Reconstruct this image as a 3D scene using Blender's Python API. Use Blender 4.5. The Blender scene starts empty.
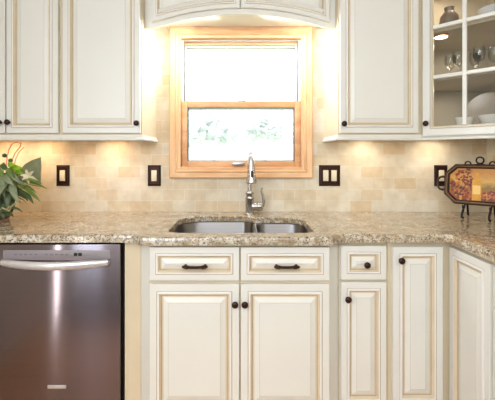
import bpy, bmesh, math, random
from mathutils import Vector, Matrix
random.seed(7)
R = math.radians
sc = bpy.context.scene
COL = sc.collection
UX, UZ = Vector((1, 0, 0)), Vector((0, 0, 1))

# ------------------------------------------------------------------ materials
def srgb(r, g, b):
    f = lambda c: (c / 255 / 12.92) if c / 255 <= .04045 else ((c / 255 + .055) / 1.055) ** 2.4
    return (f(r), f(g), f(b), 1)

class Nodes:
    def __init__(s, name):
        s.m = bpy.data.materials.new(name); s.m.use_nodes = True
        s.t = s.m.node_tree; s.n = s.t.nodes
        s.b = s.n.get('Principled BSDF'); s.out = s.n.get('Material Output')
    def new(s, t, **kw):
        n = s.n.new(t)
        for k, v in kw.items():
            if k in n.inputs: n.inputs[k].default_value = v
            else: setattr(n, k, v)
        return n
    def link(s, a, b): s.t.links.new(a, b)
    def ramp(s, src, stops, interp='LINEAR'):
        r = s.new('ShaderNodeValToRGB'); r.color_ramp.interpolation = interp
        e = r.color_ramp.elements
        while len(e) < len(stops): e.new(.5)
        for i, (p, c) in enumerate(stops):
            e[i].position = p; e[i].color = c
        s.link(src, r.inputs[0]); return r.outputs[0]
    def mix(s, fac, a, b, mode='MIX'):
        x = s.new('ShaderNodeMix', data_type='RGBA', blend_type=mode)
        for v, i in ((fac, 0), (a, 6), (b, 7)):
            if hasattr(v, 'is_linked'): s.link(v, x.inputs[i])
            else: x.inputs[i].default_value = v
        return x.outputs[2]
    def coord(s): return s.new('ShaderNodeTexCoord').outputs['Object']
    def bump(s, h, strength=.2, dist=.002):
        b = s.new('ShaderNodeBump', Strength=strength, Distance=dist)
        s.link(h, b.inputs['Height']); s.link(b.outputs[0], s.b.inputs['Normal'])

def paint(name, c, rough=.45, var=.06, scale=9):
    k = Nodes(name)
    nz = k.new('ShaderNodeTexNoise', Scale=scale, Detail=4.0); k.link(k.coord(), nz.inputs['Vector'])
    d = tuple(x * (1 - var) for x in c[:3]) + (1,)
    k.link(k.ramp(nz.outputs[0], [(.3, d), (.7, c)]), k.b.inputs['Base Color'])
    k.b.inputs['Roughness'].default_value = rough
    return k.m

def metal(name, c, rough=.3, aniso=0, metallic=1.0, stretch=None):
    k = Nodes(name)
    nz = k.new('ShaderNodeTexNoise', Scale=1.0, Detail=3.0)
    mp = k.new('ShaderNodeMapping'); mp.inputs['Scale'].default_value = stretch or (40, 40, 40)
    k.link(k.coord(), mp.inputs['Vector']); k.link(mp.outputs[0], nz.inputs['Vector'])
    d = tuple(x * .9 for x in c[:3]) + (1,)
    k.link(k.ramp(nz.outputs[0], [(.3, d), (.7, c)]), k.b.inputs['Base Color'])
    k.b.inputs['Roughness'].default_value = rough
    k.b.inputs['Metallic'].default_value = metallic
    if aniso:
        k.b.inputs['Anisotropic'].default_value = aniso
        tg = k.new('ShaderNodeCombineXYZ'); tg.inputs[2].default_value = 1
        k.link(tg.outputs[0], k.b.inputs['Tangent'])
    return k.m

def wood(name, light, dark, axis_scale, rough=.4):
    k = Nodes(name)
    mp = k.new('ShaderNodeMapping'); mp.inputs['Scale'].default_value = axis_scale
    nz = k.new('ShaderNodeTexNoise', Scale=1.0, Detail=6.0, Distortion=.6)
    k.link(k.coord(), mp.inputs['Vector']); k.link(mp.outputs[0], nz.inputs['Vector'])
    k.link(k.ramp(nz.outputs[0], [(.3, dark), (.65, light)]), k.b.inputs['Base Color'])
    k.b.inputs['Roughness'].default_value = rough
    return k.m

def tile(name, horiz, x0):
    k = Nodes(name)
    sp = k.new('ShaderNodeSeparateXYZ'); k.link(k.coord(), sp.inputs[0])
    sx = k.new('ShaderNodeMath', operation='ADD'); k.link(sp.outputs[horiz], sx.inputs[0]); sx.inputs[1].default_value = x0
    sz = k.new('ShaderNodeMath', operation='ADD'); k.link(sp.outputs['Z'], sz.inputs[0]); sz.inputs[1].default_value = -.914 + .0715 * 20
    cb = k.new('ShaderNodeCombineXYZ'); k.link(sx.outputs[0], cb.inputs[0]); k.link(sz.outputs[0], cb.inputs[1])
    br = k.new('ShaderNodeTexBrick', offset=.5, offset_frequency=2)
    br.inputs['Color1'].default_value = srgb(233, 226, 210); br.inputs['Color2'].default_value = srgb(222, 198, 158)
    br.inputs['Mortar'].default_value = srgb(238, 232, 220)
    br.inputs['Scale'].default_value = 1.0; br.inputs['Mortar Size'].default_value = .0016; br.inputs['Mortar Smooth'].default_value = .3
    br.inputs['Brick Width'].default_value = .1375; br.inputs['Row Height'].default_value = .0715; br.inputs['Bias'].default_value = -.28
    k.link(cb.outputs[0], br.inputs['Vector'])
    nz = k.new('ShaderNodeTexNoise', Scale=14.0, Detail=6.0); k.link(k.coord(), nz.inputs['Vector'])
    veil = k.ramp(nz.outputs[0], [(.3, srgb(226, 218, 205)), (.7, (1, 1, 1, 1))])
    k.link(k.mix(.75, br.outputs['Color'], veil, 'MULTIPLY'), k.b.inputs['Base Color'])
    k.b.inputs['Roughness'].default_value = .42
    inv = k.new('ShaderNodeMath', operation='SUBTRACT'); inv.inputs[0].default_value = 1; k.link(br.outputs['Fac'], inv.inputs[1])
    k.bump(inv.outputs[0], .35, .002)
    return k.m

def granite(name):
    k = Nodes(name); co = k.coord()
    def noise(s, d=5.0, dist=0.0):
        n = k.new('ShaderNodeTexNoise', Scale=s, Detail=d, Distortion=dist); k.link(co, n.inputs['Vector']); return n.outputs[0]
    base = k.ramp(noise(16, 7, 1.0), [(.34, srgb(150, 130, 104)), (.48, srgb(189, 177, 154)), (.64, srgb(214, 208, 195))])
    grey = k.ramp(noise(70, 5, .5), [(.5, (0, 0, 0, 1)), (.58, (1, 1, 1, 1))])
    c = k.mix(grey, base, srgb(146, 132, 114))
    gold = k.ramp(noise(95, 4), [(.56, (0, 0, 0, 1)), (.62, (1, 1, 1, 1))])
    c = k.mix(gold, c, srgb(164, 130, 86))
    vo = k.new('ShaderNodeTexVoronoi', Scale=230.0); k.link(co, vo.inputs['Vector'])
    spk = k.ramp(vo.outputs['Color'], [(.24, (1, 1, 1, 1)), (.3, (0, 0, 0, 1))])
    clus = k.ramp(noise(50, 3), [(.42, (0, 0, 0, 1)), (.54, (1, 1, 1, 1))])
    f = k.mix(1.0, spk, clus, 'MULTIPLY')
    c = k.mix(f, c, srgb(74, 60, 48))
    wh = k.ramp(noise(120, 3), [(.62, (0, 0, 0, 1)), (.7, (1, 1, 1, 1))])
    c = k.mix(wh, c, srgb(206, 198, 182))
    k.link(c, k.b.inputs['Base Color']); k.b.inputs['Roughness'].default_value = .16; k.b.inputs['IOR'].default_value = 1.5; k.b.inputs['Coat Weight'].default_value = .42; k.b.inputs['Coat IOR'].default_value = 1.7; k.b.inputs['Coat Roughness'].default_value = .12
    return k.m

def thin_glass(name, tint=(1, 1, 1, 1), refl=.5, base=.03):
    k = Nodes(name); k.n.remove(k.b)
    tr = k.new('ShaderNodeBsdfTransparent'); tr.inputs[0].default_value = tint
    gl = k.new('ShaderNodeBsdfGlossy'); gl.inputs['Roughness'].default_value = .02
    lw = k.new('ShaderNodeLayerWeight', Blend=.35)
    mr = k.new('ShaderNodeMapRange'); mr.inputs[3].default_value = base; mr.inputs[4].default_value = refl
    k.link(lw.outputs['Fresnel'], mr.inputs[0])
    mx = k.new('ShaderNodeMixShader'); k.link(mr.outputs[0], mx.inputs[0])
    k.link(tr.outputs[0], mx.inputs[1]); k.link(gl.outputs[0], mx.inputs[2]); k.link(mx.outputs[0], k.out.inputs[0])
    return k.m

def emit(name, c, s):
    k = Nodes(name)
    k.b.inputs['Emission Color'].default_value = c; k.b.inputs['Emission Strength'].default_value = s
    k.b.inputs['Base Color'].default_value = c
    return k.m

CREAM = paint('antique_cream_paint', srgb(228, 227, 220), .36, .03, 5)
FRAME = paint('glazed_cream_paint', srgb(219, 204, 175), .42, .07, 7)
GLZ = paint('umber_glaze', srgb(176, 152, 118), .5, .15, 25)
GLZ2 = paint('light_umber_glaze', srgb(218, 203, 176), .45, .08, 15)
DOOR_MATS = [CREAM, GLZ, GLZ2, paint('bead_highlight_paint', srgb(238, 236, 232), .32, .02, 5)]  # last one whitens the bead, its highlight put into the colour
INSIDE = paint('cabinet_interior', srgb(190, 180, 160), .6, .06, 6)
PINE = wood('clear_pine', srgb(230, 188, 142), srgb(214, 160, 110), (6, 30, 30))
PINEV = wood('clear_pine_upright', srgb(230, 188, 142), srgb(214, 164, 116), (30, 30, 5))
PINE2 = wood('amber_pine', srgb(226, 178, 130), srgb(208, 150, 102), (6, 30, 30))
WHITEV = paint('white_vinyl', srgb(240, 240, 238), .4, .02)
TILE = tile('travertine_subway_tile', 'X', -.61 + .1375 * 40)
TILE_R = tile('travertine_subway_tile_side', 'Y', .1375 * 40)
GRAN = granite('speckled_granite')
BRONZE = metal('oil_rubbed_bronze', srgb(62, 40, 34), .38, metallic=.75)
IRON = metal('black_wrought_iron', srgb(44, 36, 34), .5, metallic=.6)
CHROME = metal('brushed_nickel', srgb(196, 194, 192), .24)
STEEL = metal('brushed_steel', srgb(136, 126, 132), .22, .95, stretch=(2, 2, 500))
BOWLST = metal('satin_sink_steel', srgb(128, 126, 126), .36, .4, stretch=(3, 3, 300))
PANELST = paint('grey_control_panel', srgb(150, 142, 146), .35, .04)
HANDST = metal('satin_handle_steel', srgb(222, 220, 221), .34, metallic=.65)
BLACKP = paint('black_plastic', srgb(20, 18, 20), .5)
SWITCH = paint('ivory_plastic', srgb(232, 220, 192), .35, .02)
GLASS = thin_glass('clear_pane', (.98, .985, .98, 1), .4, .015)
WGLASS = thin_glass('window_pane', (.97, .98, .98, 1), .3, .02)
STEMG = thin_glass('stemware_glass', (.985, .99, .985, 1), .4, .03)
CHINA = paint('white_china', srgb(238, 236, 232), .2, .02)
WALLP = paint('warm_wall_paint', srgb(214, 208, 198), .7, .03)
CEILP = paint('white_ceiling_paint', srgb(240, 238, 232), .8, .02)

# ------------------------------------------------------------------ mesh helpers
class MB:
    def __init__(s): s.bm = bmesh.new()
    def face(s, pts, mi=0):
        f = s.bm.faces.new([s.bm.verts.new(p) for p in pts]); f.material_index = mi; return f
    def box(s, x0, x1, y0, y1, z0, z1, mi=0, bev=0):
        v = [s.bm.verts.new((x, y, z)) for x in (x0, x1) for y in (y0, y1) for z in (z0, z1)]
        fs = []
        for q in ((0, 1, 3, 2), (4, 6, 7, 5), (0, 4, 5, 1), (2, 3, 7, 6), (0, 2, 6, 4), (1, 5, 7, 3)):
            f = s.bm.faces.new([v[i] for i in q]); f.material_index = mi; fs.append(f)
        if bev:
            es = list({e for f in fs for e in f.edges})
            bmesh.ops.bevel(s.bm, geom=es, offset=bev, segments=2, affect='EDGES', profile=.5, material=-1)
    def loft(s, rings, mi=0, cap0=True, cap1=True, closed=True, mis=None):
        vr = [[s.bm.verts.new(p) for p in r] for r in rings]
        n = len(vr[0])
        for k in range(len(vr) - 1):
            for i in range(n if closed else n - 1):
                f = s.bm.faces.new((vr[k][i], vr[k][(i + 1) % n], vr[k + 1][(i + 1) % n], vr[k + 1][i]))
                f.material_index = mis[k] if mis else mi
        if cap0: f = s.bm.faces.new(vr[0][::-1]); f.material_index = mis[0] if mis else mi
        if cap1: f = s.bm.faces.new(vr[-1]); f.material_index = mis[-1] if mis else mi
        return vr
    def prism(s, poly, z0, z1, mi=0):
        s.loft([[(x, y, z0) for x, y in poly], [(x, y, z1) for x, y in poly]], mi)
    def lathe(s, prof, o, ax=UZ, mi=0, seg=20, mis=None):
        ax = Vector(ax).normalized(); o = Vector(o)
        a = ax.orthogonal().normalized(); b = ax.cross(a)
        rings = [[o + ax * h + (a * math.cos(t) + b * math.sin(t)) * max(r, 1e-4) for t in [2 * math.pi * i / seg for i in range(seg)]] for r, h in prof]
        s.loft(rings, mi, mis=mis)
    def tube(s, pts, rad, mi=0, seg=10, closed=False):
        pts = [Vector(p) for p in pts]; n = len(pts)
        rad = rad if isinstance(rad, (list, tuple)) else [rad] * n
        rings = []; prev = None
        for i, p in enumerate(pts):
            if closed: d = pts[(i + 1) % n] - pts[i - 1]
            else: d = pts[min(i + 1, n - 1)] - pts[max(i - 1, 0)]
            d.normalize()
            a = d.orthogonal().normalized() if prev is None else (prev - d * prev.dot(d)).normalized()
            prev = a; b = d.cross(a)
            rings.append([p + (a * math.cos(t) + b * math.sin(t)) * rad[i] for t in [2 * math.pi * k / seg for k in range(seg)]])
        if closed: rings.append(rings[0]); s.loft(rings, mi, False, False)
        else: s.loft(rings, mi)
    def obj(s, name, mats, parent=None, smooth=35):
        bmesh.ops.remove_doubles(s.bm, verts=s.bm.verts, dist=1e-6)
        bmesh.ops.recalc_face_normals(s.bm, faces=s.bm.faces)
        me = bpy.data.meshes.new(name)
        off = Vector((0, 0, 0)); p = parent
        while p is not None: off += p.location; p = p.parent
        bmesh.ops.translate(s.bm, verts=s.bm.verts, vec=-off)
        s.bm.to_mesh(me); s.bm.free()
        for m in (mats if isinstance(mats, (list, tuple)) else [mats]): me.materials.append(m)
        if smooth:
            for f in me.polygons: f.use_smooth = True
            me.set_sharp_from_angle(angle=R(smooth))
        o = bpy.data.objects.new(name, me); COL.objects.link(o); o.parent = parent
        return o

def tag(o, label, cat, group=None, kind=None):
    o['label'] = label
    if cat: o['category'] = cat
    if group: o['group'] = group
    if kind: o['kind'] = kind
    return o
def thing(name, label, cat, loc, group=None):
    o = bpy.data.objects.new(name, None); COL.objects.link(o); o.location = loc; o.empty_display_size = .05
    return tag(o, label, cat, group)
def struct(o): o['kind'] = 'structure'; return o
def copy_thing(o, loc, label, rz=0, parent=None):
    c = o.copy(); COL.objects.link(c); c.parent = parent
    if parent is None: c.location = loc; c.rotation_euler = (0, 0, rz); c['label'] = label
    for ch in o.children: copy_thing(ch, None, None, 0, c)
    return c

def inset(poly, d):
    n = len(poly); out = []
    for i in range(n):
        p0, p1, p2 = Vector(poly[i - 1]), Vector(poly[i]), Vector(poly[(i + 1) % n])
        e1, e2 = (p1 - p0).normalized(), (p2 - p1).normalized()
        n1, n2 = Vector((-e1.y, e1.x)), Vector((-e2.y, e2.x))
        m = (n1 + n2).normalized()
        out.append(p1 + m * d / max(.3, m.dot(n1)))
    return out
def fillet(corners, seg=7):
    out = []; n = len(corners)
    for i, (x, y, r) in enumerate(corners):
        p = Vector((x, y)); a = Vector(corners[i - 1][:2]); b = Vector(corners[(i + 1) % n][:2])
        u, v = (a - p).normalized(), (b - p).normalized()
        ang = u.angle(v); t = r / math.tan(ang / 2)
        p1, p2 = p + u * t, p + v * t
        for k in range(seg + 1):
            s = k / seg
            out.append((p1 * (1 - s) ** 2 + p * 2 * s * (1 - s) + p2 * s * s))
    return out

PROF = [(0, .02, 0), (0, .002, 0), (.002, 0, 0), (.0295, 0, 1), (.0315, .0015, 3), (.034, -.004, 3), (.0405, -.004, 2), (.048, .008, 1), (.0505, .0095, 2),
        (.057, .0085, 0), (.0775, .0005, 1), (.0783, .0003, 0)]
def face_panel(name, root, O, u, poly, k=1.0, extra=None):
    """a raised-panel front: poly is CCW in (along u, up) seen from outside, O its plane's origin"""
    O = Vector(O); u = Vector(u); n = u.cross(UZ)
    b = MB(); rings = []
    for d, dep, _ in PROF:
        rings.append([O + u * p[0] + UZ * p[1] - n * dep for p in (inset(poly, d * k) if d else [Vector(q) for q in poly])])
    b.loft(rings, mis=[m for _, _, m in PROF])
    b.bm.faces.ensure_lookup_table()
    return b.obj(name, DOOR_MATS, root, 0)
def rect(a0, a1, b0, b1): return [(a0, b0), (a1, b0), (a1, b1), (a0, b1)]
KNOB = [(.0065, 0), (.0065, .002), (.005, .004), (.005, .012), (.011, .015), (.0145, .019), (.0145, .023), (.011, .027), (.004, .029), (0, .0292)]
def knob(par, p, n):
    b = MB(); b.lathe(KNOB, p, n, seg=18); return b.obj('knob', BRONZE, par)
def pull(par, p, half=.05):
    b = MB(); x, y, z = p
    pts = [(x + half * t, y - .021 - .004 * math.cos(t * math.pi / 2), z + .001 - .001 * math.cos(t * math.pi / 2)) for t in [-1.1 + .2 * i for i in range(12)]]
    b.tube(pts, [.004, .0075, .0085] + [.0062] * 6 + [.0085, .0075, .004], seg=10)
    for s in (-1, 1): b.lathe([(.0075, 0), (.0055, .004), (.0045, .012), (.006, .022)], (x + s * half * .85, y, z), (0, -1, 0), seg=12)
    return b.obj('drawer_pull', BRONZE, par)

# ------------------------------------------------------------------ room
WY, XR, XL, CH, YB = 2.18, 1.53, -1.56, 2.5, -2.6
w = MB()
hx, hz0, hz1 = .374, 1.175, 2.0
w.box(XL - .15, -hx, WY, WY + .15, 0, CH); w.box(hx, XR + .15, WY, WY + .15, 0, CH)
w.box(-hx, hx, WY, WY + .15, 0, hz0); w.box(-hx, hx, WY, WY + .15, hz1, CH)
struct(w.obj('wall_back', TILE, smooth=0))
w = MB(); w.box(XR, XR + .15, YB, WY, 0, CH); struct(w.obj('wall_right', TILE_R, smooth=0))
w = MB(); w.box(XL - .15, XL, YB, WY, 0, CH); struct(w.obj('wall_left', WALLP, smooth=0))
w = MB(); w.box(XL - .15, XR + .15, YB - .15, YB, 0, CH); struct(w.obj('wall_front', WALLP, smooth=0))
w = MB(); w.box(XL - .15, XR + .15, YB - .15, WY + .15, CH, CH + .1); struct(w.obj('ceiling', CEILP, smooth=0))
k = Nodes('oak_plank_floor')
br = k.new('ShaderNodeTexBrick', offset=.37)
mp = k.new('ShaderNodeMapping'); k.link(k.coord(), mp.inputs[0]); k.link(mp.outputs[0], br.inputs['Vector'])
br.inputs['Color1'].default_value = srgb(224, 178, 136); br.inputs['Color2'].default_value = srgb(204, 154, 112); br.inputs['Mortar'].default_value = srgb(70, 44, 30)
br.inputs['Scale'].default_value = 1; br.inputs['Brick Width'].default_value = 1.1; br.inputs['Row Height'].default_value = .09; br.inputs['Mortar Size'].default_value = .001
k.link(br.outputs[0], k.b.inputs['Base Color']); k.b.inputs['Roughness'].default_value = .35
w = MB(); w.box(XL - .15, XR + .15, .55, WY + .15, -.1, 0); w.box(XL - .15, XR + .15, YB - .15, .55, -.1, 0, 1)
struct(w.obj('floor', [k.m, paint('dark_reflection_floor', srgb(52, 42, 52), .5, .2, 6)], smooth=0))  # dark rear zone is added, unseen, to darken the dishwasher's reflection

# window
win = bpy.data.objects.new('window_1', None); COL.objects.link(win); win.location = (0, WY, 1.15); struct(win)
def ring_frame(b, x0, x1, z0, z1, wd, y0, y1, mi=0, wt=None, wb=None):
    wt = wt or wd; wb = wb or wd
    b.box(x0, x0 + wd, y0, y1, z0, z1, mi, .0015); b.box(x1 - wd, x1, y0, y1, z0, z1, mi, .0015)
    b.box(x0 + wd, x1 - wd, y0, y1, z1 - wt, z1, mi, .0015); b.box(x0 + wd, x1 - wd, y0, y1, z0, z0 + wb, mi, .0015)
# mitred casing with a stepped profile
b = MB()
cpoly = [(-.442, 1.127), (.442, 1.127), (.442, 2.062), (-.442, 2.062)]
prof = [(0, 0), (0, .024), (.006, .028), (.030, .022), (.034, .020), (.038, .023), (.044, .023), (.050, .016), (.0665, .014), (.0685, .010), (.0685, -.02)]
rings = [[(p[0], WY - .001 - y, p[1]) for p in inset(cpoly, d)] for d, y in prof]
b.loft(rings, 0, False, False)
for f in b.bm.faces:
    c = f.calc_center_median(); nrm = [e for e in f.verts]
    if abs(c.x) > .38 and 1.19 < c.z < 2.0: f.material_index = 1
b.obj('casing', [PINE, PINEV], win, 30)
b = MB()
ring_frame(b, -.374, .374, 1.177, 2.0, .014, WY + .02, WY + .15); b.obj('jamb', WHITEV, win)
b = MB()
ring_frame(b, -.36, .36, 1.56, 1.985, .014, WY + .052, WY + .09, 0, .03, .04); us = b.obj('upper_sash', WHITEV, win)
b = MB(); b.box(-.36, .36, WY + .04, WY + .0515, 1.966, 1.985, 0); b.obj('head_stop', PINE, win)
b = MB(); b.box(-.346, .346, WY + .07, WY + .074, 1.6, 1.955); b.obj('pane', WGLASS, us)
b = MB()
y0, y1 = WY + .012, WY + .05
b.box(-.372, -.336, y0, y1, 1.182, 1.607, 1, .002); b.box(.336, .372, y0, y1, 1.182, 1.607, 1, .002)
b.box(-.336, .336, y0, y1, 1.568, 1.607, 0, .002); b.box(-.336, .336, y0, y1, 1.182, 1.233, 0, .002)
ls = b.obj('lower_sash', [PINE2, PINE2], win)
b = MB(); ring_frame(b, -.336, .336, 1.233, 1.568, .006, y0 + .014, y1 - .005); b.obj('glazing_bead', paint('grey_glazing_bead', srgb(176, 190, 186), .5), ls)
b = MB(); b.box(-.33, .33, y0 + .022, y0 + .026, 1.239, 1.562); b.obj('pane', WGLASS, ls)
b = MB(); b.box(-.052, .02, WY - .016, y0 + .001, 1.205, 1.224, 0, .004); b.obj('sash_lift', metal('satin_white_metal', srgb(190, 190, 194), .3, metallic=.7), ls)
b = MB(); b.box(-.02, .03, y0 + .005, y0 + .03, 1.606, 1.618, 0, .003); b.obj('sash_lock', CHROME, ls)

# ------------------------------------------------------------------ base cabinets
ZT, SL = .914, .031           # counter top height, slab thickness
ZU = ZT - SL
DB = .14                      # bottom of doors
def carcass(root, x0, x1, yf, back=2.165, frame=None):
    b = MB()
    b.box(x0, x1, yf, yf + .02, .11, ZU - .001)
    b.box(x0, x0 + .016, yf + .02, back, .11, ZU - .001); b.box(x1 - .016, x1, yf + .02, back, .11, ZU - .001)
    b.box(x0 + .016, x1 - .016, yf + .02, back, .11, .128)
    b.obj('face_frame', FRAME, root, 0)
    b = MB(); b.box(x0, x1, yf + .07, yf + .085, .001, .11); b.obj('toe_kick', FRAME, root, 0)
NY = Vector((0, -1, 0))

# sink base
sx0, sx1, sy = -.404, .391, 1.52
root = thing('sink_base_cabinet', 'wide cream double-door base cabinet bumped out under the sink', 'cabinet', (0, sy + .02, 0), 'glazed cream base cabinets')
carcass(root, sx0, sx1, sy + .02)
mid = -.0045
for a0, a1, kx in ((sx0 + .006, mid - .003, -1), (mid + .003, sx1 - .006, 1)):
    d = face_panel('drawer', root, (0, sy, 0), UX, rect(a0, a1, .724, .869), .9)
    pull(d, ((a0 + a1) / 2 + .005, sy, .789))
    d = face_panel('door', root, (0, sy, 0), UX, rect(a0, a1, DB, .709), 1.05)
    knob(d, (mid + kx * .021, sy, .627), NY)
for xa, xb in ((sx0, sx0 - .05), (sx1, sx1 + .05)):
    b = MB(); s = 1 if xb > xa else -1
    b.prism([(xa, sy + .021), (xb, sy + .071), (xb - .0, sy + .09), (xa, sy + .045)], .11, ZU - .001)
    b.obj('angled_filler', CREAM, root, 0)
by = 1.57
# narrow drawer base
nx0, nx1 = .443, .664
root = thing('drawer_base_cabinet', 'narrow cream base cabinet with one small knobbed drawer above a slim door', 'cabinet', ((nx0 + nx1) / 2, by + .02, 0), 'glazed cream base cabinets')
carcass(root, nx0, nx1, by + .02)
d = face_panel('drawer', root, (0, by, 0), UX, rect(nx0 + .006, nx1 - .011, .71, .862), .9); knob(d, (.56, by, .781), NY)
d = face_panel('door', root, (0, by, 0), UX, rect(nx0 + .006, nx1 - .011, DB, .699), .9); knob(d, (nx0 + .033, by, .628), NY)
# corner base with two full-height doors meeting at the inside corner
cx1 = .937
root = thing('corner_base_cabinet', 'cream corner base cabinet with two tall doors meeting at the inside corner', 'cabinet', (cx1, by + .02, 0), 'glazed cream base cabinets')
b = MB(); yr0 = by - .262
b.box(nx1 + .001, cx1 + .02, by + .02, by + .04, .11, ZU - .001); b.box(cx1 + .02, cx1 + .04, yr0, by + .04, .11, ZU - .001)
b.box(nx1 + .001, nx1 + .017, by + .04, 2.165, .11, ZU - .001); b.box(cx1 + .04, XR - .01, yr0, yr0 + .016, .11, ZU - .001)
b.box(nx1 + .017, XR - .01, by + .04, 2.165, .11, .128)
b.obj('face_frame', FRAME, root, 0)
b = MB(); b.box(nx1 + .001, cx1 + .09, by + .09, by + .105, .001, .11); b.box(cx1 + .09, cx1 + .105, yr0, by + .105, .001, .11); b.obj('toe_kick', FRAME, root, 0)
d = face_panel('door', root, (0, by, 0), UX, rect(.682, .907, DB, .858), 1.0); knob(d, (.713, by, .80), NY)
d = face_panel('door', root, (cx1, by + .006, 0), (0, -1, 0), rect(0, .258, DB, .858), 1.0)
# next cabinet along the right run
root = thing('side_base_cabinet', 'cream base cabinet on the right run, cut off by the photo edge', 'cabinet', (cx1 + .02, yr0 - .2, 0), 'glazed cream base cabinets')
b = MB(); b.box(cx1 + .02, cx1 + .04, .9, yr0 - .001, .11, ZU - .001); b.box(cx1 + .04, XR - .01, .9, .916, .11, ZU - .001); b.box(cx1 + .04, XR - .01, .916, yr0 - .001, .11, .128)
b.obj('face_frame', FRAME, root, 0)
b = MB(); b.box(cx1 + .09, cx1 + .105, .9, yr0 - .001, .001, .11); b.obj('toe_kick', FRAME, root, 0)
d = face_panel('door', root, (cx1, yr0 - .008, 0), (0, -1, 0), rect(0, .385, DB, .699), 1.0); knob(d, (cx1, yr0 - .35, .63), (-1, 0, 0))
d = face_panel('drawer', root, (cx1, yr0 - .008, 0), (0, -1, 0), rect(0, .385, .71, .858), .9); knob(d, (cx1, yr0 - .2, .785), (-1, 0, 0))
# filler and end cabinet beside the dishwasher
b = MB(); b.box(-.527, -.4545, by + .018, by + .036, .001, ZU - .001)
tag(b.obj('filler_panel', FRAME, None, 0), 'plain tan filler strip between dishwasher and sink cabinet', 'filler panel')

# ------------------------------------------------------------------ dishwasher
dx0, dx1 = -1.133, -.536
root = thing('dishwasher', 'stainless steel dishwasher with bowed bar handle under the counter', 'dishwasher', ((dx0 + dx1) / 2, by, 0))
b = MB(); b.box(dx0, dx1, by + .03, 2.15, .1, ZU - .004); b.box(dx0, dx1, by + .06, 2.1, .001, .1); b.obj('tub', BLACKP, root, 0)
b = MB(); b.box(dx0 + .004, dx1 - .006, by, by + .028, .115, .869, 0, .004); door = b.obj('door', STEEL, root)
cxm = (dx0 + dx1) / 2 + .008
b = MB()
pl = fillet([(cxm - .24, .799, .012), (cxm + .24, .799, .012), (cxm + .24, .843, .006), (cxm - .24, .843, .006)], 5)
b.loft([[(p[0], by + .002, p[1]) for p in pl], [(p[0], by - .002, p[1]) for p in pl], [(p[0], by - .003, p[1]) for p in inset(pl, .002)]])
for i in range(11):
    x = cxm - .19 + i * .023
    if i != 5: b.box(x, x + .014, by - .0036, by - .0028, .822, .827, 1)
cp = b.obj('control_panel', [PANELST, paint('dim_print', srgb(120, 112, 116), .5)], door)
b = MB(); b.box(cxm + .078, cxm + .094, by - .0042, by - .0028, .818, .832, 0, .001); b.box(cxm + .098, cxm + .114, by - .0042, by - .0028, .818, .832, 0, .001); b.obj('display', BLACKP, cp)
b = MB()
rings = []
for i in range(25):
    t = -1 + i / 12; x = cxm + t * .238
    bow = math.cos(t * math.pi / 2) ** .8 if abs(t) < 1 else 0
    yc = by - .014 - .036 * bow; hh = .0145 + .004 * bow; zc = .793 - .006 * bow
    rings.append([(x, yc + .011 * math.cos(a), zc + hh * math.sin(a)) for a in [2 * math.pi * j / 14 for j in range(14)]])
b.loft(rings)
for s in (-1, 1): b.box(cxm + s * .23 - .009, cxm + s * .23 + .009, by - .018, by + .002, .785, .802, 0, .003)
b.obj('handle', HANDST, door)
b = MB(); b.box(cxm - .041, cxm + .042, by - .002, by + .001, .223, .238, 0, .001); o = b.obj('badge', HANDST, door); o['label'] = 'small silver badge'

# ------------------------------------------------------------------ countertop and sink
outer = [(-1.555, 1.545), (-.478, 1.545), (-.43, 1.495), (.393, 1.495), (.443, 1.545), (.92, 1.545), (.92, .9), (XR - .002, .9), (XR - .002, WY - .002), (-1.555, WY - .002)]
outer = fillet([(x, y, .018 if 0 < i < 6 else .002) for i, (x, y) in enumerate(outer)], 4)
hole = fillet([(-.348, 1.60, .075), (.348, 1.60, .075), (.348, 1.985, .11), (.09, 1.995, .05), (.02, 2.042, .05), (-.348, 2.042, .15)], 8)
b = MB()
eo = [(0, 0), (0, .022), (.003, .030), (.010, .035)]
vo = b.loft([[(p[0], p[1], ZU + z) for p in inset(outer, d)] for d, z in eo], 0, False, False)
vh = b.loft([[(p[0], p[1], ZT - z) for p in inset(hole, d)] for d, z in ((0, 0), (.004, .004), (.004, SL))], 0, False, False)
def loop_edges(vs): return [b.bm.edges.get((vs[i], vs[(i + 1) % len(vs)])) for i in range(len(vs))]
bmesh.ops.triangle_fill(b.bm, use_beauty=True, use_dissolve=False, edges=loop_edges(vo[-1]) + loop_edges(vh[0]))
bmesh.ops.triangle_fill(b.bm, use_beauty=True, use_dissolve=False, edges=loop_edges(vo[0]) + loop_edges(vh[-1]))
tag(b.obj('countertop', GRAN, None, 30), 'speckled cream and brown granite countertop bending round the corner, with sink cutout', 'countertop')

root = thing('kitchen_sink', 'stainless undermount double-bowl sink set in the granite below the window', 'sink', (0, 1.8, ZU - .2))
def bowl(cs, depth):
    c = fillet(cs, 8); b = MB(); zt = ZU - .003
    spec = [(-.012, 0), (0, 0), (.004, -.006), (.007, -depth + .035), (.018, -depth + .012), (.04, -depth), (.1, -depth - .004)]
    b.loft([[(p[0], p[1], zt + z) for p in inset(c, d)] for d, z in spec], 0, False, True)
    o = b.obj('bowl', BOWLST, root, 50)
    cx = sum(q[0] for q in cs) / len(cs); cy = sum(q[1] for q in cs) / len(cs)
    b = MB(); b.lathe([(.045, 0), (.045, .003), (.035, .004), (.03, .001), (0, .001)], (cx, cy, zt - depth - .002)); b.obj('drain', CHROME, o)
bowl([(-.348, 1.598, .07), (.068, 1.598, .05), (.068, 2.01, .05), (.02, 2.044, .04), (-.348, 2.044, .14)], .19)
bowl([(.092, 1.598, .05), (.35, 1.598, .07), (.35, 1.988, .1), (.092, 1.988, .05)], .16)
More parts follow.
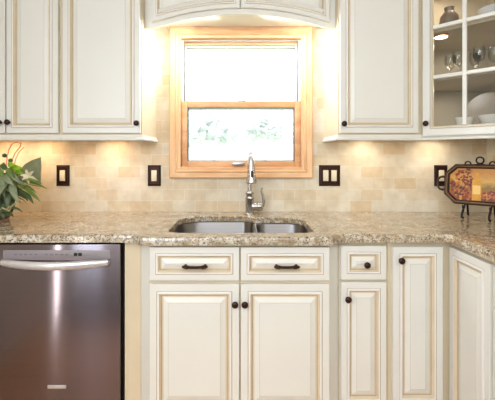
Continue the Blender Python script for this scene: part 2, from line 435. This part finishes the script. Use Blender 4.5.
b = MB(); b.loft([[(x, y, z) for x, z in ((.066, ZU - .04), (.0665, ZU - .012), (.071, ZU - .005), (.080, ZU - .0025), (.089, ZU - .005), (.0935, ZU - .012), (.094, ZU - .04))] for y in (1.605, 2.01)]); b.obj('divider', metal('bright_divider_steel', srgb(238, 238, 240), .3, metallic=.3), root)

# ------------------------------------------------------------------ faucet
fx_, fy_ = .052, 2.098
root = thing('faucet', 'brushed nickel pull-down faucet with side lever behind the sink', 'faucet', (fx_, fy_, ZT))
b = MB()
b.lathe([(.031, 0), (.031, .006), (.026, .012), (.0255, .03), (.0255, .09), (.027, .094), (.027, .10), (.023, .104), (.0225, .118), (.025, .122), (.025, .13), (.018, .136), (.0125, .14)], (fx_, fy_, ZT + .0005), seg=24)
body = b.obj('body', CHROME, root)
pts = []
for i in range(19):
    a = math.pi * i / 18 * .97
    pts.append((fx_ + .004 * i / 18, fy_ - .075 + .075 * math.cos(a), ZT + .30 + .068 * math.sin(a)))
b = MB(); b.tube([(fx_, fy_, ZT + .13), (fx_, fy_, ZT + .2), (fx_, fy_, ZT + .26)] + pts, .0125, seg=16); b.obj('spout', CHROME, root)
e = Vector(pts[-1]); dr = (Vector(pts[-1]) - Vector(pts[-2])).normalized()
b = MB(); b.lathe([(.0145, -.03), (.0205, .0), (.0215, .02), (.022, .05), (.024, .07), (.028, .09), (.029, .106), (.026, .109), (0, .109)], e, dr + Vector((.0, .1, 0)), seg=24); sh = b.obj('spray_head', CHROME, root)
b = MB(); ad = (dr + Vector((0, .1, 0))).normalized(); c = e + ad * .055 + Vector((.003, -.0225, 0)); b.box(c.x - .007, c.x + .007, c.y - .006, c.y + .004, c.z - .019, c.z + .019, 0, .003); b.obj('spray_button', BLACKP, sh)
b = MB()
b.lathe([(.0235, 0), (.0235, .03), (.0265, .034), (.0265, .05), (.0245, .06), (.015, .068), (0, .07)], (fx_ + .012, fy_ - .005, ZT + .048), (1, 0, 0), seg=20)
hp = [(fx_ + .066, fy_ - .008, ZT + .046), (fx_ + .079, fy_ - .012, ZT + .056), (fx_ + .084, fy_ - .015, ZT + .08), (fx_ + .078, fy_ - .017, ZT + .115), (fx_ + .071, fy_ - .018, ZT + .135), (fx_ + .070, fy_ - .018, ZT + .15), (fx_ + .074, fy_ - .018, ZT + .162)]
b.tube(hp, [.011, .0105, .009, .0075, .0065, .006, .0065], seg=12); b.obj('lever_handle', CHROME, root)

# ------------------------------------------------------------------ wall cabinets
UB, UT, uy = 1.386, 2.255, 1.85     # door bottom and top, door front plane
CT = 2.28
def rail(root, path, z0=1.349, z1=1.378, out=.004):
    """light rail along a plan path (list of xy, outside on the right-hand side)"""
    prof = [(.016, z0), (-out - .006, z0), (-out - .008, z0 + .003), (-out - .008, z0 + .010), (-out - .003, z0 + .015), (-out, z0 + .022), (-out + .002, z1), (.016, z1)]
    P = [Vector(p) for p in path]; rings = []
    for i, p in enumerate(P):
        d1 = (P[i] - P[i - 1]).normalized() if i else None
        d2 = (P[i + 1] - P[i]).normalized() if i < len(P) - 1 else None
        n1 = Vector((-d1.y, d1.x)) if d1 else None; n2 = Vector((-d2.y, d2.x)) if d2 else None
        if n1 and n2: m = (n1 + n2).normalized(); m = m / m.dot(n1)
        else: m = n1 or n2
        rings.append([(p.x + m.x * s, p.y + m.y * s, z) for s, z in prof])
    b = MB(); b.loft(rings); return b.obj('light_rail', CREAM, root, 0)
def upper_box(root, x0, x1, yf, zb=UB - .008, left=CREAM, name='carcass'):
    b = MB(); b.box(x0, x1, yf, WY - .002, zb, CT); return b.obj(name, [FRAME, CREAM], root, 0)
lx0, lx1, lx2 = -1.53, -.955, -.529
root = thing('wall_cabinet', 'cream wall cabinet with a pair of narrow doors above the plant', 'cabinet', ((lx0 + lx1) / 2, 2.0, UB), 'glazed cream wall cabinets')
upper_box(root, lx0, lx1 - .0005, uy + .02)
d = face_panel('door', root, (0, uy, 0), UX, rect(lx0 + .006, -1.2475, UB, UT), .95); knob(d, (-1.2685, uy, 1.442), NY)
d = face_panel('door', root, (0, uy, 0), UX, rect(-1.241, -.968, UB, UT), .95); knob(d, (-1.2235, uy, 1.442), NY)
rail(root, [(lx0, uy + .022), (lx1 - .0005, uy + .022)])
root = thing('wall_cabinet', 'cream single-door wall cabinet left of the window', 'cabinet', ((lx2 + lx1) / 2, 2.0, UB), 'glazed cream wall cabinets')
upper_box(root, lx1 + .0005, lx2, uy + .02)
d = face_panel('door', root, (0, uy, 0), UX, rect(lx1 + .010, lx2 - .005, UB, UT), 1.0); knob(d, (-.5475, uy, 1.437), NY)
rail(root, [(lx1 + .0005, uy + .022), (lx2, uy + .022), (lx2, WY - .003)])
rx0, rx1 = .5185, .968
root = thing('wall_cabinet', 'cream single-door wall cabinet right of the window', 'cabinet', ((rx0 + rx1) / 2, 2.0, UB), 'glazed cream wall cabinets')
upper_box(root, rx0, rx1 - .0005, uy + .02)
d = face_panel('door', root, (0, uy, 0), UX, rect(rx0 + .006, .939, UB, UT), 1.0); knob(d, (rx0 + .022, uy, 1.434), NY)
rail(root, [(rx0, WY - .003), (rx0, uy + .022), (rx1 - .0005, uy + .022)])

# arched bridge cabinet over the window
vy = 1.90
root = thing('bridge_cabinet', 'cream cabinet with arched valance bottom over the window', 'cabinet', (0, 1.985, 2.05), 'glazed cream wall cabinets')
def arch(x, add=0): return 1.966 + .077 * max(0, 1 - (x / .478) ** 2) + add
vx0, vx1 = lx2 + .001, rx0 - .001
N = 28
poly = [(vx0, arch(vx0))] + [(-.478 + .956 * i / N, arch(-.478 + .956 * i / N)) for i in range(N + 1)] + [(vx1, arch(vx1)), (vx1, CT), (vx0, CT)]
b = MB(); b.loft([[(x, vy + .04, z) for x, z in poly], [(x, vy + .02, z) for x, z in poly]])
b.obj('arched_face_frame', CREAM, root, 0)
b = MB(); b.box(vx0, vx1, vy + .04, WY - .002, 2.06, CT); b.obj('carcass', CREAM, root, 0)
for a0, a1 in ((vx0 + .044, -.007), (-.001, vx1 - .036)):
    pts = [(a0 + (a1 - a0) * i / 14, arch(a0 + (a1 - a0) * i / 14, .028)) for i in range(15)] + [(a1, UT), (a0, UT)]
    face_panel('door', root, (0, vy, 0), UX, pts, .72)

# glass-door corner cabinet
A = Vector((.968, uy + .02, 0)); q = math.sqrt(.5); DU = Vector((q, -q, 0)); DN = Vector((-q, -q, 0)); DL = .39
Bp = A + DU * DL
root = thing('corner_wall_cabinet', 'cream corner wall cabinet with a glass-paned door showing dishes', 'cabinet', (1.25, 1.9, UB))
xr, yb = XR - .002, WY - .002
pent = [(A.x, yb), (A.x, A.y), (Bp.x, Bp.y), (xr, Bp.y), (xr, yb)]
def inpent(s): return [tuple(p) for p in inset(pent, s)]
b = MB()
b.prism(pent, UB - .008, UB + .006); b.prism(pent, CT - .02, CT)
def slab(p0, p1, s=.014, z0=UB + .006, z1=CT - .02):
    p0, p1 = Vector(p0), Vector(p1); d = (p1 - p0).normalized(); n = Vector((-d.y, d.x)) * s
    b.prism([p0, p1, p1 + n, p0 + n], z0, z1)
slab(pent[0], pent[1]); slab(pent[2], pent[3]); slab((xr, Bp.y + .014), (xr, yb)); slab((xr - .014, yb), (A.x + .014, yb))
b.obj('carcass', INSIDE, root, 0)
def DP(t, s, z): return A + DU * t - DN * s + UZ * z
def dbox(b, t0, t1, s0, s1, z0, z1, mi=0, bev=0):
    n0 = len(b.bm.verts); b.box(t0, t1, s0, s1, z0, z1, mi, bev); b.bm.verts.ensure_lookup_table()
    for v in list(b.bm.verts)[n0:]: v.co = DP(v.co.x, v.co.y, v.co.z)
b = MB()
dbox(b, 0.0, .03, .0, .018, UB - .008, CT); dbox(b, DL - .03, DL, .0, .018, UB - .008, CT)
dbox(b, .03, DL - .03, .0, .018, UB - .008, UB + .012); dbox(b, .03, DL - .03, .0, .018, 2.22, CT)
b.obj('face_frame', FRAME, root, 0)
gt0, gt1 = .008, DL - .008
pz0, pz1 = 1.419, 2.195
b = MB()
rr = lambda d, s: [DP(p[0], s, p[1]) for p in inset(rect(gt0, gt1, UB - .017, UT), d)]
b.loft([rr(0, -.001), rr(0, -.019), (rr(.002, -.021)), rr(.036, -.021), rr(.038, -.019), rr(.040, -.024), rr(.043, -.024), rr(.050, -.014), rr(.050, -.001)], 0, False, False, mis=[0, 0, 0, 1, 0, 0, 2, 0])
gd = b.obj('glass_door', DOOR_MATS, root, 0)
b = MB()
pz0, pz1, pt0, pt1 = UB - .017 + .05, UT - .05, gt0 + .05, gt1 - .05
tm = (pt0 + pt1) / 2 + .004
def bar(b, t0, t1, z0, z1): dbox(b, t0, t1, -.021, -.003, z0, z1, 0, .002)
bar(b, tm - .009, tm + .009, pz0, pz1)
for z in (1.673, 1.931): bar(b, pt0, tm - .009, z - .009, z + .009); bar(b, tm + .009, pt1, z - .009, z + .009)
b.obj('muntins', CREAM, gd, 0)
b = MB(); dbox(b, pt0 + .001, pt1 - .001, -.006, -.0035, pz0, pz1); b.obj('pane', GLASS, gd, 0)
knob(gd, DP(gt0 + .022, -.021, 1.434), DN)
for z in (1.662, 1.916):
    b = MB(); b.prism([tuple(p) for p in inset([pent[0], (A + Vector((0, .02, 0))).xy, (Bp + Vector((.02, 0, 0))).xy, pent[3], pent[4]], .016)], z, z + .018); b.obj('shelf', INSIDE, root, 0)
rail(root, [(A.x + .0005, A.y + .002), (Bp.x, Bp.y + .002), (xr, Bp.y + .002)])

# cabinet contents
S1, S2, S3 = UB + .0065, 1.6805, 1.9345
puck = thing('puck_light', 'small round lit puck lamp under the glass cabinet shelf', 'lamp', (1.08, 1.888, 1.906))
b = MB(); b.lathe([(.036, 0), (.036, .0095), (0, .0095)], (1.08, 1.888, 1.906)); b.obj('housing', metal('puck_ring', srgb(200, 150, 110), .3), puck)
b = MB(); b.lathe([(.030, 0), (.030, .002), (0, .002)], (1.08, 1.888, 1.9035)); b.obj('lens', emit('lit_lens', (1, .86, .68, 1), 9), puck)
GP = [(.027, 0), (.028, .002), (.006, .005), (.003, .01), (.003, .055), (.010, .062), (.021, .074), (.028, .098), (.027, .122), (.025, .14), (.0245, .14), (.0262, .122), (.0272, .098), (.020, .075), (.008, .064), (0, .063)]
gspots = [(.09, .17, 'leftmost'), (.14, .12, 'second from left'), (.20, .20, 'third from left'), (.235, .11, 'fourth from left'), (.29, .16, 'fifth from left'), (.335, .22, 'rightmost')]
g0 = None
for t, s, wd in gspots:
    p = DP(t, s, S2); lab = 'clear stemmed glass on the middle shelf behind glass, %s of the row' % wd
    if g0 is None:
        g0 = thing('wine_glass', lab, 'glass', p, 'stemware on the middle shelf')
        b = MB(); b.lathe([(r, h) for r, h in GP[5:]], p, seg=20); b.obj('glass_bowl', STEMG, g0)
        b = MB(); b.lathe(GP[:6], p, seg=16); b.obj('stem', STEMG, g0)
    else: copy_thing(g0, p, lab)
def bowl_thing(name, t, s, z, r, h, lab, mat=CHINA):
    p = DP(t, s, z); b = MB()
    b.lathe([(r * .45, 0), (r * .5, .004), (r * .8, h * .4), (r, h), (r * .97, h), (r * .76, h * .42), (r * .4, .01), (0, .008)], p, seg=32)
    o = b.obj(name, mat, None, 40); o.data.transform(Matrix.Translation(-p)); o.location = p
    return tag(o, lab, 'bowl', 'bowls in the glass cabinet')
bowl_thing('serving_bowl', .165, .13, S1, .042, .074, 'small white bowl on the bottom shelf, left of the muntin')
bowl_thing('serving_bowl', .30, .145, S1, .078, .078, 'wide white bowl on the bottom shelf, right of the muntin')
bowl_thing('serving_bowl', .30, .16, S3, .085, .075, 'large white bowl on the top shelf behind the glass', paint('bluish_china', srgb(214, 220, 226), .2))
p = DP(.235, .345, S1 + .112)
b = MB(); ax = (DN * math.cos(R(12)) + UZ * math.sin(R(12)))
b.lathe([(.0, .0), (.07, .0), (.085, .006), (.112, .014), (.112, .017), (.083, .0095), (.07, .004), (0, .004)], p, ax, seg=40)
o = b.obj('dinner_plate', paint('grey_china', srgb(140, 132, 122), .25), None, 40); o.data.transform(Matrix.Translation(-p)); o.location = p
tag(o, 'large grey plate leaning at the back of the bottom shelf', 'plate')
p = DP(.09, .15, S3)
b = MB(); b.lathe([(.03, 0), (.035, .01), (.05, .05), (.045, .09), (.022, .12), (.026, .14), (.022, .14), (.018, .12), (0, .1)], p, seg=24)
o = b.obj('vase', paint('brown_glazed_pottery', srgb(112, 96, 82), .3), None, 40); o.data.transform(Matrix.Translation(-p)); o.location = p
tag(o, 'dark brown jar on the top shelf of the glass cabinet', 'vase')

# ------------------------------------------------------------------ outlets and switches
def plate(x, lab, gangs, cat='switch', nm='light_switch'):
    p = Vector((x, WY - .0005, 1.142)); t = thing(nm, lab, cat, p, 'bronze wall plates on the backsplash')
    hw = .0405 if gangs == 1 else .0655; hh = .065
    b = MB(); r = rect(x - hw, x + hw, p.z - hh, p.z + hh)
    b.loft([[(a, p.y - y, z) for a, z in inset(r, d)] for d, y in ((0, 0), (0, .004), (.004, .009), (.010, .011), (.012, .008))])
    b.obj('cover_plate', BRONZE, t, 25)
    for g in ([0] if gangs == 1 else [-.0255, .0255]):
        b = MB(); b.box(x + g - .0165, x + g + .0165, p.y - .014, p.y - .006, p.z - .034, p.z + .034, 0, .003); b.obj('rocker', SWITCH, t)
    return t
s0 = plate(-1.107, 'bronze-framed switch on the backsplash above the dishwasher, near the plant', 1)
copy_thing(s0, (-.539, WY - .0005, 1.142), 'bronze-framed switch just left of the window')
plate(.551, 'double bronze-framed switch right of the window', 2)
copy_thing(s0, (1.243, WY - .0005, 1.142), 'bronze-framed outlet partly behind the decorative tray')

# ------------------------------------------------------------------ decorative tray on iron easel
TC = Vector((1.305, 1.895, 1.107)); tl = R(9)
TV = UZ * math.cos(tl) - DN * math.sin(tl); TN = DU.cross(TV)
def TP(a, v, o=0): return TC + DU * a + TV * v + TN * o
root = thing('decorative_tray', 'octagonal tray with bronze rim and painted wine still life', 'tray', TC - TV * .113)
hw, hh, ct = .178, .112, .052
octo = [(-hw + ct, -hh), (hw - ct, -hh), (hw, -hh + ct), (hw, hh - ct), (hw - ct, hh), (-hw + ct, hh), (-hw, hh - ct), (-hw, -hh + ct)]
b = MB()
b.loft([[TP(p[0], p[1], o) for p in inset(octo, d)] for d, o in ((.003, -.008), (0, -.004), (0, .014), (.004, .018), (.010, .015), (.016, .016), (.024, .003), (.026, .002))], 0, True, False, mis=[0, 0, 0, 0, 1, 0, 0, 0])
b.obj('rim', [metal('antique_bronze', srgb(70, 52, 42), .45, metallic=.5), metal('rubbed_gold', srgb(128, 96, 68), .4, metallic=.4)], root, 30)
k = Nodes('painted_landscape')
tx = k.new('ShaderNodeTexCoord'); sp = k.new('ShaderNodeSeparateXYZ'); k.link(tx.outputs['Generated'], sp.inputs[0])
nz = k.new('ShaderNodeTexNoise', Scale=9.0, Detail=5.0); k.link(tx.outputs['Generated'], nz.inputs['Vector'])
ad = k.new('ShaderNodeMath', operation='MULTIPLY_ADD'); k.link(nz.outputs[0], ad.inputs[0]); ad.inputs[1].default_value = .3; k.link(sp.outputs['Z'], ad.inputs[2])
k.link(k.ramp(ad.outputs[0], [(.15, srgb(110, 48, 26)), (.4, srgb(178, 98, 40)), (.55, srgb(132, 108, 46)), (.75, srgb(214, 166, 84)), (1, srgb(196, 136, 62))]), k.b.inputs['Base Color'])
k.b.inputs['Roughness'].default_value = .4
b = MB(); b.face([TP(p[0], p[1], .003) for p in inset(octo, .0235)])
bot = [(-.018, -.075), (.016, -.075), (.017, .005), (.014, .02), (.006, .03), (.005, .058), (-.006, .058), (-.007, .03), (-.016, .02), (-.019, .005)]
bot = [(x * 1.25 - .022, y * 1.15) for x, y in bot]
b.face([TP(x, y, .0052) for x, y in bot], 1); b.face([TP(x, y, .0055) for x, y in rect(-.042, -.006, -.052, -.004)], 2)
for i in range(260):
    if i < 180: x = random.uniform(-.148, -.045); y = random.uniform(-.082, .085); 
    else: x = random.uniform(.01, .13); y = random.uniform(-.08, -.035)
    if abs(x) + abs(y) > .185: continue
    r = random.uniform(.005, .0085)
    b.face([TP(x + r * math.cos(a), y + r * math.sin(a), .0035 + i * .000004) for a in [math.pi * j / 4 for j in range(8)]], random.choice([3, 3, 4, 5, 6]))
b.obj('painted_panel', [k.m, paint('bottle_yellow', srgb(230, 166, 50), .4, .25, 40), paint('label_cream', srgb(246, 206, 120), .4), paint('grape_red', srgb(138, 52, 28), .4), paint('grape_plum', srgb(92, 42, 40), .4), paint('grape_orange', srgb(196, 112, 40), .4), paint('grape_gold', srgb(206, 146, 62), .4)], root, 0)
for s in (-1, 1):
    b = MB()
    b.tube([TP(s * x, y, .006) for x, y in ((.176, .034), (.188, .038), (.204, .034), (.214, .02), (.216, 0), (.214, -.02), (.204, -.034), (.188, -.038), (.176, -.034))], [.006, .0075, .006, .0055, .007, .0055, .006, .0075, .006], seg=10)
    b.obj('handle', metal('antique_bronze_handle', srgb(74, 52, 42), .45, metallic=.5), root)

EO = -.02
er = thing('easel_stand', 'black wrought iron easel with scroll loops holding up the tray', 'stand', (TC.x, TC.y, ZT))
def EP(a, s, z): return Vector((TC.x, TC.y, 0)) + DU * (a + EO) - DN * s + UZ * z
b = MB()
def scroll(b, a, z, r, s=.058): b.tube([EP(a + r * math.cos(t), s, z + r * math.sin(t)) for t in [2 * math.pi * i / 18 for i in range(18)]], .0042, seg=8, closed=True)
scroll(b, 0, 1.240, .018); scroll(b, -.058, 1.219, .014); scroll(b, .058, 1.219, .014)
b.tube([EP(-.085 + .0085 * i, .058, 1.207 + .012 * math.cos((i - 10) / 10 * math.pi)) for i in range(21)], .0042, seg=8)
b.obj('scroll_crest', IRON, er)
for s in (-1, 1):
    b = MB()
    a = s * .062
    b.tube([EP(a, .058, 1.205), EP(a, .050, 1.15), EP(a, .030, 1.06), EP(a, .012, .993), EP(a, -.006, .975), EP(a, -.028, .968), EP(a, -.036, .982), EP(a, -.036, .995), ], .0042, seg=8)
    b.tube([EP(a, -.026, .969), EP(a - .004, -.036, .945), EP(a - .004, -.042, .928), EP(a, -.036, .923), EP(a, -.028, .926)], .0062, seg=8)
    b.obj('front_leg', IRON, er)
    b = MB(); b.tube([EP(a, .034, 1.08), EP(a * 1.02, .07, .99), EP(a * 1.05, .095, .926), EP(a * 1.05, .105, .923)], .0058, seg=8); b.obj('back_leg', IRON, er)
b = MB(); b.tube([EP(-.062, .03, 1.06), EP(.062, .03, 1.06)], .0035, seg=8); b.obj('crossbar', IRON, er)

# ------------------------------------------------------------------ plant
def P(px, py, Y): return Vector(((px - 241) * Y / 350, Y, 1.27 - (py - 155) * Y / 350))
PL = Vector((-1.37, 1.95, ZT + .004))
root = thing('potted_plant', 'leafy green artificial plant in a brown pot at the left counter end', 'plant', PL)
b = MB(); b.lathe([(.06, 0), (.065, .004), (.085, .08), (.09, .085), (.09, .1), (.083, .1), (.078, .085), (0, .08)], PL, seg=28); b.obj('pot', paint('brown_clay', srgb(122, 76, 48), .6, .2, 20), root)
LEAF = [paint('dark_leaf', srgb(80, 98, 62), .4, .3, 30), paint('grey_leaf', srgb(142, 152, 116), .45, .3, 40), paint('lime_leaf', srgb(148, 186, 44), .4, .2, 40), paint('pale_leaf', srgb(224, 214, 178), .45, .15, 40), paint('mid_leaf', srgb(112, 134, 64), .4, .3, 40)]
def leaf(b, base, tip, width, mi, sag=.02, up=(0, -.5, 1), seg=7, fold=.2, shape=1.0):
    base, tip = Vector(base), Vector(tip); d = (tip - base); L = d.length; d.normalize()
    side = d.cross(Vector(up)).normalized(); nrm = side.cross(d).normalized()
    prev = None
    for i in range(seg + 1):
        t = i / seg; wv = width * (math.sin(math.pi * min(1, t ** shape)) ** .8) if 0 < t < 1 else .0006
        c = base + d * L * t + nrm * (4 * sag * t * (1 - t)) + Vector((0, 0, -sag * t * t))
        row = [b.bm.verts.new(c - side * wv / 2 + nrm * wv * fold), b.bm.verts.new(c), b.bm.verts.new(c + side * wv / 2 + nrm * wv * fold)]
        if prev:
            for j in (0, 1):
                f = b.bm.faces.new((prev[j], prev[j + 1], row[j + 1], row[j])); f.material_index = mi
        prev = row
b = MB()
core = PL + Vector((.05, -.02, .17))
for i in range(190):
    a = random.uniform(0, 2 * math.pi); el = random.uniform(-.5, .9); rr_ = random.uniform(.07, .135)
    st = core + Vector((random.uniform(-.06, .05), random.uniform(-.06, .06), random.uniform(-.06, .06)))
    dv = Vector((math.cos(a) * math.cos(el) * .8, math.sin(a) * math.cos(el), math.sin(el)))
    leaf(b, st, st + dv * rr_, random.uniform(.022, .042), random.choice([0, 0, 1, 1, 4, 2]), .012, up=(random.uniform(-.6, .6), -1, random.uniform(.2, 1)))
for (x0, y0, x1, y1, Y, wd, m) in ((6, 196, 0, 213, 1.86, .05, 0), (12, 198, 9, 216, 1.86, .045, 0), (2, 196, -6, 215, 1.86, .05, 0), (5, 202, 14, 215, 1.85, .045, 0), (4, 204, 4, 218, 1.86, .05, 0),
        (14, 184, 24, 197, 1.82, .032, 4), (10, 172, 21, 181, 1.80, .034, 1), (0, 172, 9, 190, 1.80, .040, 1), (9, 178, 5, 196, 1.79, .038, 1), (12, 182, 19, 201, 1.79, .036, 1), (-4, 180, -3, 204, 1.78, .04, 0),
        (3, 192, 14, 206, 1.81, .036, 0), (2, 176, 14, 184, 1.78, .034, 1), (-3, 168, 6, 176, 1.80, .04, 4), (6, 186, -2, 199, 1.77, .035, 1), (10, 190, 8, 208, 1.80, .034, 0), (8, 168, 14, 178, 1.79, .028, 4), (2, 164, 10, 170, 1.82, .03, 0), (14, 178, 26, 184, 1.81, .026, 1)):
    leaf(b, P(x0, y0, Y + .03), P(x1, y1, Y), wd, m, .01, up=(random.uniform(-.5, .5), -1, .4), shape=.75, fold=.28)
b.obj('foliage', LEAF, root, 60)
b = MB(); Yf = 1.84
for (x0, y0, x1, y1, wd, m) in ((10, 170, 23, 166, .035, 2), (8, 166, 16, 163, .03, 2), (14, 171, 24, 172, .03, 2)):
    leaf(b, P(x0, y0, Yf), P(x1, y1, Yf - .03), wd, m, .01, up=(0, -1, .3))
for (x0, y0, x1, y1, wd, m) in ((14, 184, 48, 186, .022, 4), (14, 185, 41, 199, .026, 4), (14, 186, 34, 201, .03, 0), (15, 183, 43, 181, .026, 4), (16, 182, 40, 177, .026, 4), (13, 188, 28, 198, .03, 0), (15, 186, 37, 190, .02, 4), (12, 182, 30, 172, .03, 0), (12, 180, 26, 168, .03, 4)):
    leaf(b, P(x0, y0, Yf), P(x1, y1, Yf - .02 + random.uniform(-.03, .06)), wd, m, .018, up=(0, -.6, 1))
b.obj('blade_leaves', LEAF, root, 60)
b = MB()
base = P(30, 176, 1.83)
for (x1, y1) in ((22, 179), (26, 168), (34, 170), (38, 180), (29, 183), (20, 174)):
    leaf(b, base, P(x1, y1, 1.81), .017, 3, .006, up=(0, -1, .2))
b.obj('star_flower', LEAF, root, 60)
b = MB()
rim = [(18, 180), (20, 170), (25, 164), (32, 160), (41, 157), (41.5, 166), (41, 176), (41, 187), (34, 186), (26, 184)]
ctr = b.bm.verts.new(P(30, 173, 2.0)); rv = [b.bm.verts.new(P(x, y, 1.96 + .0025 * (x - 18))) for x, y in rim]
for i in range(len(rv)):
    f = b.bm.faces.new((ctr, rv[i], rv[(i + 1) % len(rv)])); f.material_index = 1
b.obj('broad_leaf', LEAF, root, 60)
b = MB()
for pts in (((2, 208), (9, 211), (13, 205), (15, 203), (16, 208), (22, 211)), ((0, 210), (6, 211), (10, 206))):
    b.tube([P(x, y, 1.80) for x, y in pts], .0045, 1, seg=8)
leaf(b, P(10, 207, 1.80), P(23, 212, 1.78), .018, 0, .004, up=(0, -.6, 1)); leaf(b, P(8, 210, 1.8), P(-2, 213, 1.78), .03, 0, .004, up=(0, -.6, 1)); leaf(b, P(2, 206, 1.84), P(12, 215, 1.82), .05, 0, .004, up=(0, -.8, .6))
b.obj('trailing_stems', [LEAF[0], paint('pale_stem', srgb(190, 178, 128), .5, .2, 40)], root)
b = MB()
b.tube([P(x, y, 1.9) for x, y in ((6, 168), (7, 158), (9, 149), (12, 144), (17, 142), (21, 143.5), (20, 147), (15, 153), (12, 160), (10, 168))], .0028, seg=8)
b.tube([P(x, y, 1.92) for x, y in ((14, 166), (16, 158), (19, 152), (24, 147))], .0022, seg=8)
b.obj('wire_loop', paint('coral_wire', srgb(226, 140, 104), .5), root)
b = MB()
for x, y in ((4.5, 155.5), (10.5, 160.5)): b.lathe([(0, -.012), (.009, -.008), (.012, 0), (.009, .008), (0, .012)], P(x, y, 1.86), seg=14)
b.obj('seed_pods', LEAF[0], root)

# ------------------------------------------------------------------ outdoors
w = MB(); w.box(-14, 14, WY + .16, 30, -.3, -.12); struct(w.obj('ground', paint('pale_lawn', srgb(150, 168, 128), .9, .2, 3), smooth=0))
BARK = paint('bark', srgb(214, 212, 208), .8); OUTL = [paint('washed_out_leaves_light', srgb(236, 238, 238), .7, .08, 6), paint('washed_out_leaves_dark', srgb(222, 226, 227), .7, .08, 6)]  # near-white bark and two random leaf tones, overexposure put into the colour
for m in OUTL:
    n_ = m.node_tree; pb = n_.nodes['Principled BSDF']; tl_ = n_.nodes.new('ShaderNodeBsdfTranslucent'); mx_ = n_.nodes.new('ShaderNodeMixShader')
    n_.links.new(pb.inputs['Base Color'].links[0].from_socket, tl_.inputs[0]); n_.links.new(pb.outputs[0], mx_.inputs[1]); n_.links.new(tl_.outputs[0], mx_.inputs[2])
    n_.links.new(mx_.outputs[0], n_.nodes['Material Output'].inputs[0])
for (x, y, h, n, lab) in ((-.7, 9.0, 2.35, 520, 'pale overexposed shrub outside the window, left'), (.75, 11, 2.5, 520, 'pale overexposed shrub outside the window, right')):
    t = thing('shrub', lab, 'shrub', (x, y, -.12))
    b = MB(); b.tube([(x, y, -.12), (x + .05, y, .6), (x - .04, y, h * .8)], [.03, .025, .01]); b.obj('trunk', BARK, t)
    b = MB()
    for i in range(n):
        a = random.uniform(0, 6.28); el = math.asin(random.uniform(-.6, 1)); r = random.uniform(.35, 1)
        c = Vector((x + .95 * r * math.cos(a) * math.cos(el), y + .8 * r * math.sin(a) * math.cos(el), h * .8 + r * .75 * math.sin(el)))
        d = Vector((random.gauss(0, 1), random.gauss(0, 1), random.gauss(0, .6))).normalized()
        leaf(b, c, c + d * random.uniform(.2, .34), random.uniform(.10, .18), random.choice([0, 0, 1]), .01, up=(random.gauss(0, 1), random.gauss(0, 1), 1), seg=3)
    b.obj('foliage', OUTL, t, 0)

# ------------------------------------------------------------------ lights
def area(name, loc, sx, sy_, power, col=(1, 1, 1), rot=(0, 0, 0)):
    l = bpy.data.lights.new(name, 'AREA'); l.shape = 'RECTANGLE'; l.size = sx; l.size_y = sy_; l.energy = power; l.color = col
    o = bpy.data.objects.new(name, l); COL.objects.link(o); o.location = loc; o.rotation_euler = rot; return o
area('ceiling_light', (-.1, -.4, 2.47), 2.2, 1.6, 39, (1, .975, .95), (R(24), 0, 0))
area('back_fill_light', (.1, -1.7, 2.42), 2.4, 1.2, 32, (.97, .975, 1), (R(52), 0, 0))
area('side_window_light', (-1.3, -1.35, 1.8), 1.6, 1.2, 54, (.76, .89, 1), (R(90), 0, R(-68)))
area('valance_light', (0, 1.985, 2.05), .92, .06, 2.6, (.99, .98, .97))
for sg in (-1, 1):
    o = area('valance_side_fill', (sg * .08, 1.99, 2.03), .05, .1, 2.8, (.96, .98, 1), (0, R(-62 * sg), 0)); o.data.spread = R(95)  # added pair tilted outward to whiten the cabinet sides
WARM = (1, .80, .56)
def puckl(x, p, y=2.06, z=1.366, s=.06, col=WARM): area('undercabinet_light', (x, y, z), s, s, p, col)
for x in (-1.42, -1.2, -.78): puckl(x, .72, col=(1, .66, .36))
for x in (.76, 1.18): puckl(x, .65)
area('glass_cabinet_light', (1.2, 1.95, 2.24), .2, .2, 1.8, (1, .85, .65))
area('shelf_fill_light', (1.27, 1.93, 1.905), .16, .1, .55, (1, .88, .7)); area('shelf_fill_light', (1.2, 1.95, 1.652), .3, .12, .6, (1, .9, .76))  # fill lamps added to brighten the glass cabinet's compartments
area('streak_strip_light', (-1.55, .09, .72), .022, 1.36, 8, (1, .97, .92), (R(90), 0, R(-90)))  # unseen strip lamp, added to draw the vertical streak on the dishwasher door
wd = bpy.data.worlds.new('overcast_sky'); sc.world = wd; wd.use_nodes = True
nt = wd.node_tree; bg = nt.nodes['Background']
tc = nt.nodes.new('ShaderNodeTexCoord'); sp = nt.nodes.new('ShaderNodeSeparateXYZ'); rp = nt.nodes.new('ShaderNodeValToRGB')
nt.links.new(tc.outputs['Generated'], sp.inputs[0]); nt.links.new(sp.outputs['Z'], rp.inputs[0]); nt.links.new(rp.outputs[0], bg.inputs[0])
rp.color_ramp.elements[0].color = (.95, .97, 1, 1); rp.color_ramp.elements[1].color = (.9, .95, 1, 1)
bg.inputs[1].default_value = 4.0

# ------------------------------------------------------------------ camera
cam = bpy.data.cameras.new('camera'); co = bpy.data.objects.new('camera', cam); COL.objects.link(co)
co.location = (0, 0, 1.27); co.rotation_euler = (R(90), 0, 0)
cam.sensor_width = 36; cam.lens = 350 / 495 * 36
cam.shift_x = 6.5 / 495; cam.shift_y = -45 / 495; cam.clip_start = .02
sc.camera = co
sc.view_settings.view_transform = 'Standard'; sc.view_settings.look = 'None'
sc.view_settings.exposure = 0; sc.view_settings.gamma = 1
